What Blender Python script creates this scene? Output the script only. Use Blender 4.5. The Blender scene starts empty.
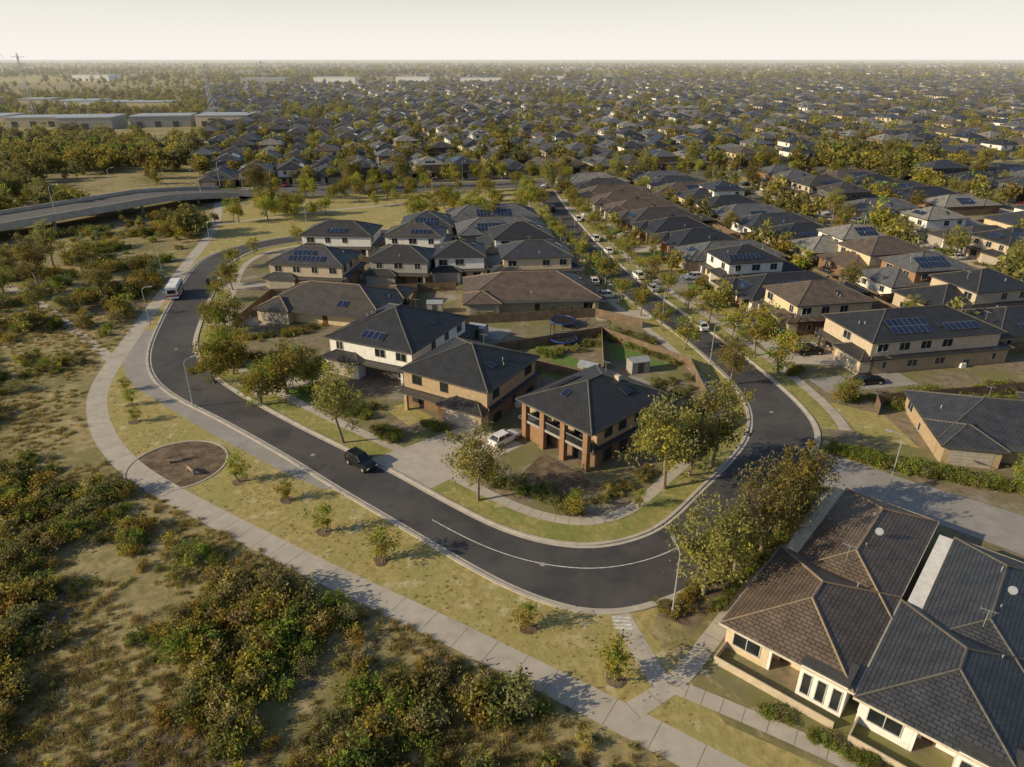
import bpy, math, random
import numpy as np
from mathutils import Vector, Matrix, noise, geometry
random.seed(7); rng=np.random.default_rng(7)
R=math.radians
sc=bpy.context.scene
COL=sc.collection
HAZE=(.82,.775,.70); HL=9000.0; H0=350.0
def nt(m):
    m.use_nodes=True; n=m.node_tree; n.nodes.clear(); return n
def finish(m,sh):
    """aerial haze painted in as emission by world distance from the site, then output"""
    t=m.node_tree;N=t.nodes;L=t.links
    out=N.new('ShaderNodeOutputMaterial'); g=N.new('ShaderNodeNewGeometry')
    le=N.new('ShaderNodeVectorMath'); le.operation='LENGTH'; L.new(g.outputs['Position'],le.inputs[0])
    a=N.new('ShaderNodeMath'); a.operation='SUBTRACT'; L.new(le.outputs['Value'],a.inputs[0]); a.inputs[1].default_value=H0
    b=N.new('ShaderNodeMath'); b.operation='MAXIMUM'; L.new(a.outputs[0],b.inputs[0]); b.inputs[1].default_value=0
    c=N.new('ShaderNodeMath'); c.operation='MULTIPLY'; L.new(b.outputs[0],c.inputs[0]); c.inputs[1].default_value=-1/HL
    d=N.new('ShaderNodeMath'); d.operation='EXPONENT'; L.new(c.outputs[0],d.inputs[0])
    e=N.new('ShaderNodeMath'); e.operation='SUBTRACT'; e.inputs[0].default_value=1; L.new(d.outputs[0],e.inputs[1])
    em=N.new('ShaderNodeEmission'); em.inputs[0].default_value=(*HAZE,1); mx=N.new('ShaderNodeMixShader')  # haze glow blended into the surface shader, no air volume
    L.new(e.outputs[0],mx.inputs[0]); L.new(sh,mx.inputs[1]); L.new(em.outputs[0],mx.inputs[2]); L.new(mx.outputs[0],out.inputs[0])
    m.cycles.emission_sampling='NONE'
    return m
def mk(name,c1,c2=None,rough=.85,scale=2.0,detail=4,bump=0.0,spec=.3,metal=0,c3=None,scale2=.12,coord='obj',c4=None,scale3=.5):
    m=bpy.data.materials.new(name); t=nt(m); N=t.nodes; L=t.links
    b=N.new('ShaderNodeBsdfPrincipled')
    b.inputs['Roughness'].default_value=rough; b.inputs['Metallic'].default_value=metal
    b.inputs['Specular IOR Level'].default_value=spec
    if coord=='obj':
        tc=N.new('ShaderNodeTexCoord'); co=tc.outputs['Object']
    else:
        tc=N.new('ShaderNodeNewGeometry'); co=tc.outputs['Position']
    c2=c2 or tuple(x*.75 for x in c1)
    nz=N.new('ShaderNodeTexNoise'); nz.inputs['Scale'].default_value=scale; nz.inputs['Detail'].default_value=min(detail,6); nz.inputs['Roughness'].default_value=.62
    L.new(co,nz.inputs['Vector'])
    rp=N.new('ShaderNodeValToRGB'); rp.color_ramp.elements[0].position=.38; rp.color_ramp.elements[1].position=.62
    rp.color_ramp.elements[0].color=(*c2,1); rp.color_ramp.elements[1].color=(*c1,1)
    L.new(nz.outputs['Fac'],rp.inputs[0]); col=rp.outputs[0]
    for cc,ss,p0,p1 in ((c3,scale2,.45,.6),(c4,scale3,.56,.68)):
        if cc:
            n2=N.new('ShaderNodeTexNoise'); n2.inputs['Scale'].default_value=ss; n2.inputs['Detail'].default_value=5; n2.inputs['Roughness'].default_value=.65
            L.new(co,n2.inputs['Vector'])
            r2=N.new('ShaderNodeValToRGB'); r2.color_ramp.elements[0].position=p0; r2.color_ramp.elements[1].position=p1
            L.new(n2.outputs['Fac'],r2.inputs[0])
            mx=N.new('ShaderNodeMix'); mx.data_type='RGBA'
            L.new(r2.outputs[0],mx.inputs[0]); L.new(col,mx.inputs[6]); mx.inputs[7].default_value=(*cc,1); col=mx.outputs[2]
    L.new(col,b.inputs['Base Color'])
    if bump:
        bp=N.new('ShaderNodeBump'); bp.inputs['Strength'].default_value=bump; bp.inputs['Distance'].default_value=.1
        L.new(nz.outputs['Fac'],bp.inputs['Height']); L.new(bp.outputs[0],b.inputs['Normal'])
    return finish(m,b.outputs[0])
def leafmat(name,c1,c2,rv=.22):
    m=bpy.data.materials.new(name); t=nt(m); N=t.nodes; L=t.links
    d=N.new('ShaderNodeBsdfDiffuse'); tr=N.new('ShaderNodeBsdfTranslucent'); ms=N.new('ShaderNodeMixShader')
    ms.inputs[0].default_value=.42
    tc=N.new('ShaderNodeTexCoord'); nz=N.new('ShaderNodeTexNoise'); nz.inputs['Scale'].default_value=1.3; nz.inputs['Detail'].default_value=3
    L.new(tc.outputs['Object'],nz.inputs['Vector'])
    rp=N.new('ShaderNodeValToRGB'); rp.color_ramp.elements[0].position=.38; rp.color_ramp.elements[1].position=.62
    rp.color_ramp.elements[0].color=(*c2,1); rp.color_ramp.elements[1].color=(*c1,1); L.new(nz.outputs['Fac'],rp.inputs[0])
    oi=N.new('ShaderNodeObjectInfo'); hs=N.new('ShaderNodeHueSaturation')
    mr=N.new('ShaderNodeMapRange'); mr.inputs[3].default_value=1-rv; mr.inputs[4].default_value=1+rv
    L.new(oi.outputs['Random'],mr.inputs[0]); L.new(mr.outputs[0],hs.inputs['Value'])
    mr2=N.new('ShaderNodeMapRange'); mr2.inputs[3].default_value=.485; mr2.inputs[4].default_value=.52
    L.new(oi.outputs['Random'],mr2.inputs[0]); L.new(mr2.outputs[0],hs.inputs['Hue'])
    L.new(rp.outputs[0],hs.inputs['Color'])
    L.new(hs.outputs[0],d.inputs[0]); L.new(hs.outputs[0],tr.inputs[0]); L.new(d.outputs[0],ms.inputs[1]); L.new(tr.outputs[0],ms.inputs[2])
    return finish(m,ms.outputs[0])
def gridmat(name,c1,c2,line,bw,rh,mortar,rough=.7,bump=.5,spec=.3,offset=.5,metal=0):
    m=bpy.data.materials.new(name); t=nt(m); N=t.nodes; L=t.links
    b=N.new('ShaderNodeBsdfPrincipled')
    b.inputs['Roughness'].default_value=rough; b.inputs['Specular IOR Level'].default_value=spec; b.inputs['Metallic'].default_value=metal
    uv=N.new('ShaderNodeUVMap'); uv.uv_map='UVMap'
    br=N.new('ShaderNodeTexBrick'); br.inputs['Scale'].default_value=1; br.inputs['Brick Width'].default_value=bw; br.inputs['Row Height'].default_value=rh
    br.inputs['Mortar Size'].default_value=mortar; br.inputs['Mortar Smooth'].default_value=.3; br.offset=offset
    br.inputs['Color1'].default_value=(*c1,1); br.inputs['Color2'].default_value=(*c2,1); br.inputs['Mortar'].default_value=(*line,1)
    L.new(uv.outputs[0],br.inputs['Vector'])
    nz=N.new('ShaderNodeTexNoise'); nz.inputs['Scale'].default_value=.6; nz.inputs['Detail'].default_value=5
    L.new(uv.outputs[0],nz.inputs['Vector'])
    hs=N.new('ShaderNodeHueSaturation'); mr=N.new('ShaderNodeMapRange'); mr.inputs[1].default_value=.3; mr.inputs[2].default_value=.7; mr.inputs[3].default_value=.72; mr.inputs[4].default_value=1.28
    L.new(nz.outputs['Fac'],mr.inputs[0]); L.new(mr.outputs[0],hs.inputs['Value']); L.new(br.outputs['Color'],hs.inputs['Color'])
    L.new(hs.outputs[0],b.inputs['Base Color'])
    if bump:
        bp=N.new('ShaderNodeBump'); bp.inputs['Strength'].default_value=bump; bp.inputs['Distance'].default_value=.03; bp.invert=True
        L.new(br.outputs['Fac'],bp.inputs['Height']); L.new(bp.outputs[0],b.inputs['Normal'])
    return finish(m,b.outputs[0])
M={}
M['ground']=mk('dry_ground',(.37,.295,.15),(.21,.18,.08),scale=.9,detail=9,c3=(.17,.155,.065),scale2=.07,coord='pos',bump=.8,rough=1,c4=(.42,.34,.20),scale3=.35)
M['verge']=mk('dry_verge_grass',(.42,.335,.14),(.28,.235,.085),scale=1.3,detail=9,c3=(.31,.275,.10),scale2=.16,coord='pos',bump=.8,rough=1,c4=(.50,.43,.26),scale3=.45)
M['verge2']=mk('nature_strip_grass',(.36,.30,.11),(.23,.215,.068),scale=1.3,coord='pos',bump=.8,rough=1,detail=6,c3=(.20,.215,.062),scale2=.2,c4=(.42,.35,.19),scale3=.5)
M['lawn']=mk('lawn_grass',(.14,.22,.05),(.09,.15,.032),scale=1.5,detail=6,coord='pos',rough=1,bump=.4)
M['lot']=mk('garden_soil',(.27,.215,.15),(.16,.13,.09),scale=.8,detail=7,c3=(.17,.17,.065),scale2=.13,coord='pos',rough=1,c4=(.33,.30,.26),scale3=.09)
M['mulch']=mk('mulch',(.15,.105,.07),(.08,.058,.042),scale=3,detail=8,coord='pos',rough=1,bump=.6,c3=(.19,.145,.10),scale2=.6)
M['dirt']=mk('bare_dirt',(.22,.175,.13),(.13,.10,.075),scale=1,detail=9,coord='pos',rough=1,bump=.6,c3=(.11,.09,.065),scale2=.2)
M['asphalt']=mk('asphalt',(.070,.066,.068),(.054,.051,.055),scale=.5,detail=9,c3=(.088,.083,.082),scale2=.09,coord='pos',rough=.8,bump=.1,spec=.35,c4=(.047,.045,.049),scale3=.22)
M['asphalt2']=mk('asphalt_old',(.15,.142,.135),(.115,.11,.105),scale=.5,detail=8,coord='pos',rough=.85)
M['conc']=mk('concrete_path',(.48,.43,.37),(.39,.355,.31),scale=.7,detail=9,c3=(.42,.375,.32),scale2=.15,coord='pos',rough=.9,c4=(.33,.295,.255),scale3=.3)
M['conc2']=mk('concrete_grey',(.34,.32,.30),(.27,.255,.24),scale=.6,detail=8,coord='pos',rough=.9,c3=(.29,.27,.25),scale2=.2)
M['kerb']=mk('kerb_concrete',(.50,.45,.39),(.40,.36,.31),scale=.8,coord='pos',rough=.9)
M['line']=mk('road_paint',(.75,.75,.72),(.45,.45,.43),scale=2,coord='pos')
walls=dict(cream=(.64,.52,.35),tan=(.42,.31,.20),brown=(.21,.13,.085),grey=(.33,.32,.30),white=(.78,.76,.72),dark=(.11,.10,.095),brick=(.29,.17,.10),beige=(.52,.43,.32))
for k,c in walls.items(): M['w_'+k]=mk('wall_'+k,c,tuple(x*.84 for x in c),scale=1.6,detail=5,rough=.9)
def roofmat(n,c):
    return gridmat('roof_tiles_'+n,c,tuple(x*.82 for x in c),tuple(x*.35 for x in c),.60,.34,.04,rough=.48,bump=.8,spec=.5)
M['r_black']=roofmat('black',(.036,.037,.041)); M['r_char']=roofmat('charcoal',(.058,.062,.072)); M['r_brown']=roofmat('brown',(.145,.108,.080))
M['r_grey']=roofmat('grey',(.145,.147,.155)); M['r_dbrown']=roofmat('dark_brown',(.080,.070,.062)); M['r_lgrey']=roofmat('light_grey',(.30,.28,.25))
M['cap_d']=mk('ridge_cap_dark',(.13,.12,.105)); M['cap_b']=mk('ridge_cap_brown',(.28,.21,.145))
M['solar']=gridmat('solar_panel',(.010,.018,.045),(.016,.024,.055),(.16,.17,.19),1.0,1.65,.04,rough=.12,bump=0,spec=.8,offset=0)
M['glass']=mk('window_glass',(.03,.035,.04),(.015,.018,.02),rough=.06,spec=.8,scale=.4)
M['frame']=mk('window_frame',(.55,.54,.52),rough=.4); M['framed']=mk('window_frame_dark',(.05,.05,.05),rough=.4)
M['fascia']=mk('fascia',(.09,.085,.08),rough=.5); M['fascial']=mk('fascia_cream',(.6,.54,.45),rough=.5)
M['garage']=mk('garage_door',(.40,.36,.31),(.33,.30,.26),rough=.5); M['door']=mk('timber_door',(.14,.07,.035))
M['white']=mk('white_paint',(.78,.77,.75),(.70,.69,.67),rough=.4)
M['metal']=mk('galvanised_steel',(.5,.51,.52),(.4,.41,.42),rough=.4,metal=.4)
M['fence']=gridmat('timber_palings',(.23,.165,.11),(.175,.125,.085),(.06,.045,.035),.15,2.5,.02,rough=.9,bump=.5)
M['bark']=mk('bark',(.30,.24,.18),(.16,.12,.09),scale=4,rough=.95,bump=.4)
M['l_euc']=leafmat('leaves_eucalyptus',(.34,.29,.09),(.18,.165,.055))
M['l_gold']=leafmat('leaves_golden',(.46,.36,.075),(.28,.24,.05))
M['l_dark']=leafmat('leaves_dark',(.18,.175,.06),(.10,.105,.038))
M['l_lime']=leafmat('leaves_lime',(.28,.34,.06),(.16,.22,.042))
M['l_orange']=leafmat('leaves_rust',(.38,.22,.06),(.22,.14,.042))
M['l_grey']=leafmat('leaves_grey_green',(.31,.29,.14),(.18,.175,.085))
M['l_straw']=leafmat('grass_straw',(.50,.39,.18),(.34,.27,.12))
M['tyre']=mk('tyre',(.02,.02,.02)); M['carglass']=mk('car_glass',(.015,.018,.02),rough=.05,spec=.8)
M['lampglass']=mk('lamp_glass',(.6,.6,.55),rough=.2); M['red']=mk('red_paint',(.45,.03,.03),rough=.4); M['blue']=mk('blue_paint',(.03,.08,.3),rough=.4)
for n,c in dict(black=(.012,.012,.014),white=(.75,.75,.75),silver=(.38,.39,.4),red=(.3,.02,.02),blue=(.03,.06,.16)).items():
    M['car_'+n]=mk('car_paint_'+n,c,tuple(x*.95 for x in c),rough=.22,spec=.6)
class MB:
    def __init__(s): s.v=[];s.f=[];s.m=[];s.uv=[];s.mats=[]
    def mi(s,k):
        if k not in s.mats: s.mats.append(k)
        return s.mats.index(k)
    def face(s,pts,k,uv=None):
        b=len(s.v); s.v+= [tuple(p) for p in pts]; s.f.append(tuple(range(b,b+len(pts)))); s.m.append(s.mi(k))
        if uv is None:
            p0=Vector(pts[0]); e=(Vector(pts[1])-p0)
            if e.length<1e-6: e=Vector((1,0,0))
            e.normalize(); n=e.cross(Vector(pts[-1])-p0)
            if n.length<1e-6: n=Vector((0,0,1))
            w=n.normalized().cross(e)
            uv=[((Vector(p)-p0).dot(e),(Vector(p)-p0).dot(w)) for p in pts]
        s.uv+=uv
    def box(s,x0,x1,y0,y1,z0,z1,k,M4=None,bottom=True):
        c=[(x0,y0,z0),(x1,y0,z0),(x1,y1,z0),(x0,y1,z0),(x0,y0,z1),(x1,y0,z1),(x1,y1,z1),(x0,y1,z1)]
        if M4: c=[tuple(M4@Vector(p)) for p in c]
        q=[(0,1,5,4),(1,2,6,5),(2,3,7,6),(3,0,4,7),(4,5,6,7)]+([(3,2,1,0)] if bottom else [])
        for f in q: s.face([c[i] for i in f],k)
    def beam(s,a,b,r0,r1,k,n=6,cap=True):
        a=Vector(a);b=Vector(b);d=(b-a)
        if d.length<1e-6:return
        q=d.to_track_quat('Z','Y')
        A=[a+q@Vector((math.cos(i*2*math.pi/n)*r0,math.sin(i*2*math.pi/n)*r0,0)) for i in range(n)]
        B=[b+q@Vector((math.cos(i*2*math.pi/n)*r1,math.sin(i*2*math.pi/n)*r1,0)) for i in range(n)]
        for i in range(n):
            j=(i+1)%n; s.face([A[i],A[j],B[j],B[i]],k)
        if cap: s.face(B,k); s.face(A[::-1],k)
    def mesh(s,name):
        me=bpy.data.meshes.new(name); me.from_pydata(s.v,[],s.f)
        for k in s.mats: me.materials.append(M[k])
        me.polygons.foreach_set('material_index',s.m)
        u=me.uv_layers.new(name='UVMap'); u.data.foreach_set('uv',[c for p in s.uv for c in p])
        me.update(); return me
    def obj(s,name,loc=(0,0,0),rot=0,scale=1,col=None):
        return place(s.mesh(name),name,loc,rot,scale,col)
def place(me,name,loc=(0,0,0),rot=0,scale=1,col=None):
    o=bpy.data.objects.new(name,me); o.location=loc; o.rotation_euler=(0,0,rot)
    o.scale=(scale,)*3 if not hasattr(scale,'__len__') else scale
    (col or COL).objects.link(o); return o
def smooth(pts,n=6):
    P=[Vector((p[0],p[1])) for p in pts]; out=[]
    for i in range(len(P)-1):
        p0=P[max(i-1,0)];p1=P[i];p2=P[i+1];p3=P[min(i+2,len(P)-1)]
        for k in range(n):
            t=k/n
            out.append(.5*((2*p1)+(p2-p0)*t+(2*p0-5*p1+4*p2-p3)*t*t+(3*p1-p0-3*p2+p3)*t**3))
    out.append(P[-1])
    for _ in range(3):
        out=[out[0]]+[(out[i-1]+out[i]*2+out[i+1])/4 for i in range(1,len(out)-1)]+[out[-1]]
    return out
def offset(pl,d):
    o=[]
    for i,p in enumerate(pl):
        a=pl[max(i-1,0)];b=pl[min(i+1,len(pl)-1)]
        t=(b-a).normalized(); o.append(p+Vector((-t.y,t.x))*d)
    return o
def ribbon(name,pl,d0,d1,z,k,h=0,mb=None,zf=None):
    own=mb is None; mb=mb or MB(); zf=zf or (lambda p:0)
    A=offset(pl,d0);B=offset(pl,d1)
    for i in range(len(pl)-1):
        za=z+zf(pl[i]); zb=z+zf(pl[i+1])
        mb.face([(*A[i],za+h),(*A[i+1],zb+h),(*B[i+1],zb+h),(*B[i],za+h)],k)
        if h:
            mb.face([(*A[i],za),(*A[i+1],zb),(*A[i+1],zb+h),(*A[i],za+h)],k)
            mb.face([(*B[i],za),(*B[i+1],zb),(*B[i+1],zb+h),(*B[i],za+h)],k)
    if own: return mb.obj(name)
def sheet(name,pts,z,k):
    pts=[Vector((p[0],p[1],z)) for p in pts]
    tri=geometry.tessellate_polygon([pts])
    me=bpy.data.meshes.new(name); F=[]
    for t in tri:
        a,b,c=[pts[i] for i in t]
        if (b-a).cross(c-a).z<0: t=(t[0],t[2],t[1])
        F.append(tuple(t))
    me.from_pydata([tuple(p) for p in pts],[],F); me.materials.append(M[k]); me.update()
    return place(me,name)
def blob(name,cx,cy,rx,ry,z,k,seed=0,n=40,rot=0):
    pts=[]
    for i in range(n):
        a=i*2*math.pi/n; q=1+.35*noise.noise(Vector((math.cos(a)*1.5,math.sin(a)*1.5,seed)))+.12*noise.noise(Vector((math.cos(a)*5,math.sin(a)*5,seed)))
        x=rx*math.cos(a)*q;y=ry*math.sin(a)*q; pts.append((cx+x*math.cos(rot)-y*math.sin(rot),cy+x*math.sin(rot)+y*math.cos(rot)))
    sheet(name,pts,z,k)
OUT=smooth([(-30,199),(-45,197),(-60,191),(-71,181),(-76.2,169),(-75.3,156),(-70,134.3),(-64.3,114.6),(-60.3,104),(-55.5,96),(-49,89.4),(-40.7,83.2),(-29.5,74.2),(-19.8,65.8),(-12,59.3),(-5.2,53.6),(-.2,49.8),(4.3,47.4),(7.9,46.6),(11.6,47.1),(16.7,49.4),(22.1,53.6),(27.5,59.3),(32.6,65.8),(37.4,73),(40,77.5),(41.2,82),(41.3,87),(40.8,92),(39.6,100),(37.5,110),(34.5,122),(30,140),(27,155),(24,175),(21.5,195),(18.5,225),(16,262)])
IN=smooth([(-30,191),(-45,189),(-57,184),(-65,177),(-68,168),(-68,158),(-64,141),(-57.5,117),(-53.9,107.6),(-48.5,99.4),(-41.5,91.8),(-30.6,82.4),(-22.1,75.6),(-14.8,70),(-9.5,65.4),(-3.5,60.4),(.8,57.6),(4.9,56.1),(9,55.9),(13.4,57.4),(17,60.2),(21.7,65.8),(26.7,71.8),(31.1,78.4),(33.6,86),(33.8,93.8),(32.6,102.5),(30,114.6),(25,131.2),(21,148.3),(17.4,169.8),(13.8,190.8),(11,222),(8.5,262)])
PATH=smooth([(-112,262),(-105.6,250),(-88,203),(-79,163.4),(-72,131.2),(-67.5,112.3),(-63.8,97.4),(-60.5,88.8),(-54.9,79.8),(-47.7,71.8),(-40.9,66.4),(-30.1,59.3),(-17.5,51.4),(-7.3,45.4),(.7,40.5),(7.5,36.2),(13.4,32.3),(19,28.5),(26,23)])
mb=MB()
xs=sorted(set([-16000,-6000,-2500,-900]+list(range(-400,801,200))+[1500,3000,7000,16000])); ys=[-500,-100,100,300,600,1000,1600,2600,4000,7000,12000,20000]
for i in range(len(xs)-1):
    for j in range(len(ys)-1):
        mb.face([(xs[i],ys[j],0),(xs[i+1],ys[j],0),(xs[i+1],ys[j+1],0),(xs[i],ys[j+1],0)],'ground')
mb.obj('ground')
vp=[p for p in PATH if p.y<250]
vo=[p for p in OUT if p.x<14 and p.y<199 and (p.x<-20 or p.y<120)]
sheet('grass_verge',[tuple(p) for p in vp[:-6]]+[(17,33),(12,44),(13.5,47.5)]+[(p.x,p.y) for p in reversed([q for q in vo if q.x<12.5])]+[(-32,215),(-80,225)],.004,'verge')
sheet('road',[tuple(p) for p in OUT]+[tuple(p) for p in reversed(IN)],.012,'asphalt')
kb=MB(); ribbon('',OUT,-.02,-.38,.0,'kerb',h=.12,mb=kb); ribbon('',IN,.02,.38,.0,'kerb',h=.12,mb=kb)
ribbon('',OUT,.40,.02,.016,'kerb',mb=kb); ribbon('',IN,-.02,-.40,.016,'kerb',mb=kb)
kb.obj('kerb')
ribbon('footpath_shared',PATH,1.35,-1.35,.012,'conc')
jb=MB()
def joints(pl,step,h0,h1,z,w=.02):
    acc=0
    for i in range(len(pl)-1):
        acc+=(pl[i+1]-pl[i]).length
        if acc>step:
            acc=0; a=pl[i];t=(pl[i+1]-pl[i]).normalized();n=Vector((-t.y,t.x))
            q=[a+n*h1-t*w,a+n*h0-t*w,a+n*h0+t*w,a+n*h1+t*w]
            jb.face([(p.x,p.y,z) for p in q],'mulch')
joints(PATH,2.4,-1.33,1.33,.016)
sheet('garden_ground',[(p.x,p.y) for p in IN],.004,'lot')
ribbon('nature_strip',IN,.4,3.4,.010,'verge2'); ribbon('footpath',IN,3.4,4.8,.014,'conc'); joints(IN,1.5,3.42,4.78,.0175)
rt=[p for p in OUT if p.x>22 and p.y>80 or (p.y>150 and p.x>0)]
ribbon('nature_strip',rt,-.4,-3.0,.010,'verge2'); ribbon('footpath',rt,-3.0,-4.5,.014,'conc'); joints(rt,1.5,-3.02,-4.48,.0175)
bay=[(-66.5,118),(-67.5,111),(-64,103),(-59,95),(-51,88),(-42.5,81),(-33.7,74.2),(-23.4,66.7),(-19.8,65.8)]
bo=[(p.x,p.y) for p in OUT if 66<p.y<117 and p.x<-19.5]
sheet('parking_bay',[tuple(p) for p in smooth(bay,4)]+bo[::-1],.009,'conc2')
LP=smooth([(-150,172),(-120,150),(-104.7,139.6),(-86.6,123.5),(-75,112),(-66,103.5)])
ribbon('footpath_branch',LP,.9,-.9,.008,'conc')
def path(name,pts,w,z=.016,k='conc'):
    pl=smooth(pts,4); ribbon(name,pl,w/2,-w/2,z,k); joints(pl,1.3,-w/2+.02,w/2-.02,z+.003)
path('footpath',[(9.7,46.3),(10.8,42.3),(12.1,38.2)],1.8,.018)
path('footpath',[(8.4,35.8),(12.1,38.2),(14.5,40.4),(18.2,44.8),(24,51.5),(30.4,58.6),(36.5,65)],1.6,.022)
path('footpath',[(12.8,38.6),(17.5,36),(24.5,31.7),(34,25)],1.5,.027)
sheet('mulch_bed',[(13,46.2),(16,44.5),(19,48),(24,53.5),(30,60),(36,66.5),(33,65.5),(27.5,59),(22,53.3),(16.5,49)],.008,'mulch')
sheet('nature_strip',[(12.8,37),(24,30.5),(32,24),(26,23),(17,31.2),(10.5,35.5)],.009,'verge')
sheet('townhouse_ground',[(14.5,40.4),(36.5,65),(45,61),(70,38),(40,18),(24.5,31.7)],.006,'lot')
sheet('side_street',[(35.5,67.5),(43.5,61.5),(50,55.5),(75,33),(81,38),(54.5,61.8),(46,68.5),(39.5,74.5)],.014,'conc2')
sheet('mulch_circle',[(-41+5.8*math.cos(a),71.2+5.8*math.sin(a)) for a in np.linspace(0,2*math.pi,40,endpoint=False)],.009,'mulch')
cp=[Vector((-41+5.9*math.cos(a),71.2+5.9*math.sin(a))) for a in np.linspace(0,2*math.pi,41)]
ribbon('kerb_ring',cp,.0,.25,.005,'conc',h=.06)
blob('dry_creek_bed',-25,31,6,3.6,.006,'dirt',3,rot=.3); blob('bare_dirt',-43,47,4,2.4,.006,'dirt',5,rot=-.5); blob('bare_dirt',-80,131,8,5,.006,'dirt',8,rot=-.6); blob('bare_dirt',-20,41,4,1.8,.007,'dirt',9,rot=-.5);blob('bare_dirt',-60,66,5,2,.007,'dirt',11,rot=1)
cm=MB()
for i in range(4):
    cm.face([(8.9+.02*i,45.85-i*.42,.03),(10.5+.02*i,45.75-i*.42,.03),(10.5+.02*i,45.95-i*.42,.03),(8.9+.02*i,46.05-i*.42,.03)],'line')
cm.obj('crossing_marking')
ln=[p for p in offset(IN,-3.4) if p.x>-9 and p.x<20 and p.y<66]
ribbon('road_line',ln,.05,-.05,.018,'line')
mh=MB()
for x,y in [(-25,73.5),(3,53),(-57.5,108),(36.5,85),(31,128)]:
    mh.face([(x+.3*math.cos(a),y+.3*math.sin(a),.02) for a in np.linspace(0,2*math.pi,14,endpoint=False)],'conc2')
mh.obj('manhole_covers')
sheet('garden_ground',[(p.x,p.y) for p in offset(OUT,-.3) if p.x>22 and p.y>74 or (p.y>150 and p.x>0)]+[(18,285),(420,330),(420,20),(82,36),(46,69),(41,75)],.004,'lot')
# ---------------- houses
def hip(mb,cx,cy,w,d,z,roof,over=.5,k=.42,fas='fascia',cap='cap_d',detail=True):
    hw=w/2+over;hd=d/2+over
    if hw>=hd:
        r=hw-hd; zr=z+hd*k; A=(cx-r,cy,zr);B=(cx+r,cy,zr)
    else:
        r=hd-hw; zr=z+hw*k; A=(cx,cy-r,zr);B=(cx,cy+r,zr)
    c=[(cx-hw,cy-hd,z),(cx+hw,cy-hd,z),(cx+hw,cy+hd,z),(cx-hw,cy+hd,z)]
    if hw>=hd: F={'F':[c[0],c[1],B,A],'R':[c[1],c[2],B],'B':[c[2],c[3],A,B],'L':[c[3],c[0],A]}
    else: F={'F':[c[0],c[1],A],'R':[c[1],c[2],B,A],'B':[c[2],c[3],B],'L':[c[3],c[0],A,B]}
    for s,f in F.items(): mb.face(f,roof)
    g=.05
    mb.box(cx-hw-g,cx+hw+g,cy-hd-g,cy-hd,z-.2,z+.02,fas); mb.box(cx-hw-g,cx+hw+g,cy+hd,cy+hd+g,z-.2,z+.02,fas)
    mb.box(cx-hw-g,cx-hw,cy-hd,cy+hd,z-.2,z+.02,fas); mb.box(cx+hw,cx+hw+g,cy-hd,cy+hd,z-.2,z+.02,fas)
    mb.face([(cx-hw,cy-hd,z-.18),(cx-hw,cy+hd,z-.18),(cx+hw,cy+hd,z-.18),(cx+hw,cy-hd,z-.18)],'white')
    if detail:
        ends=[(c[0],A),(c[3],A if hw>=hd else B),(c[1],B if hw>=hd else A),(c[2],B),(A,B)]
        for a,b in ends:
            a=Vector(a)+Vector((0,0,.02));b=Vector(b)+Vector((0,0,.02)); mb.beam(a,b,.10,.10,cap,5,False)
    fr={}
    cosk=1/math.hypot(1,k); sink=k*cosk
    for s,(n,u) in {'F':((0,-1),(1,0)),'B':((0,1),(-1,0)),'L':((-1,0),(0,-1)),'R':((1,0),(0,1))}.items():
        e=hd if s in'FB' else hw
        o=Vector((cx+n[0]*e,cy+n[1]*e,z)); U=Vector((u[0],u[1],0)); V=Vector((-n[0]*cosk,-n[1]*cosk,sink)); Nn=U.cross(V)
        fr[s]=(o,U,V,Nn)
    return fr
def onroof(mb,fr,u,v,w,h,k,t=.06,lift=.1):
    o,U,V,Nn=fr
    def P(a,b,c): return tuple(o+U*a+V*b+Nn*c)
    b0=[P(u-w/2,v,lift),P(u+w/2,v,lift),P(u+w/2,v+h,lift),P(u-w/2,v+h,lift)]
    b1=[P(u-w/2,v,lift+t),P(u+w/2,v,lift+t),P(u+w/2,v+h,lift+t),P(u-w/2,v+h,lift+t)]
    mb.face(b1,k,[(0,0),(w,0),(w,h),(0,h)])
    for i in range(4):
        j=(i+1)%4; mb.face([b0[i],b0[j],b1[j],b1[i]],'framed')
def wallbox(mb,bd,side,u0,u1,z0,z1,p,k,back=.05):
    cx,cy,w,d=bd
    if side=='F': mb.box(cx+u0,cx+u1,cy-d/2-p,cy-d/2+back,z0,z1,k)
    if side=='B': mb.box(cx-u1,cx-u0,cy+d/2-back,cy+d/2+p,z0,z1,k)
    if side=='R': mb.box(cx+w/2-back,cx+w/2+p,cy+u0,cy+u1,z0,z1,k)
    if side=='L': mb.box(cx-w/2-p,cx-w/2+back,cy-u1,cy-u0,z0,z1,k)
def window(mb,bd,side,u,z,w,h,fm='frame'):
    f=.07
    wallbox(mb,bd,side,u-w/2,u+w/2,z,z+h,.02,'glass')
    wallbox(mb,bd,side,u-w/2-f,u-w/2,z-f,z+h+f,.06,fm); wallbox(mb,bd,side,u+w/2,u+w/2+f,z-f,z+h+f,.06,fm)
    wallbox(mb,bd,side,u-w/2,u+w/2,z-f,z,.09,fm); wallbox(mb,bd,side,u-w/2,u+w/2,z+h,z+h+f,.055,fm)
    if w>1.1:
        n=2 if w<2.4 else 3
        for i in range(1,n): x=u-w/2+w*i/n; wallbox(mb,bd,side,x-.03,x+.03,z+.002,z+h-.002,.045,fm)
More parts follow.
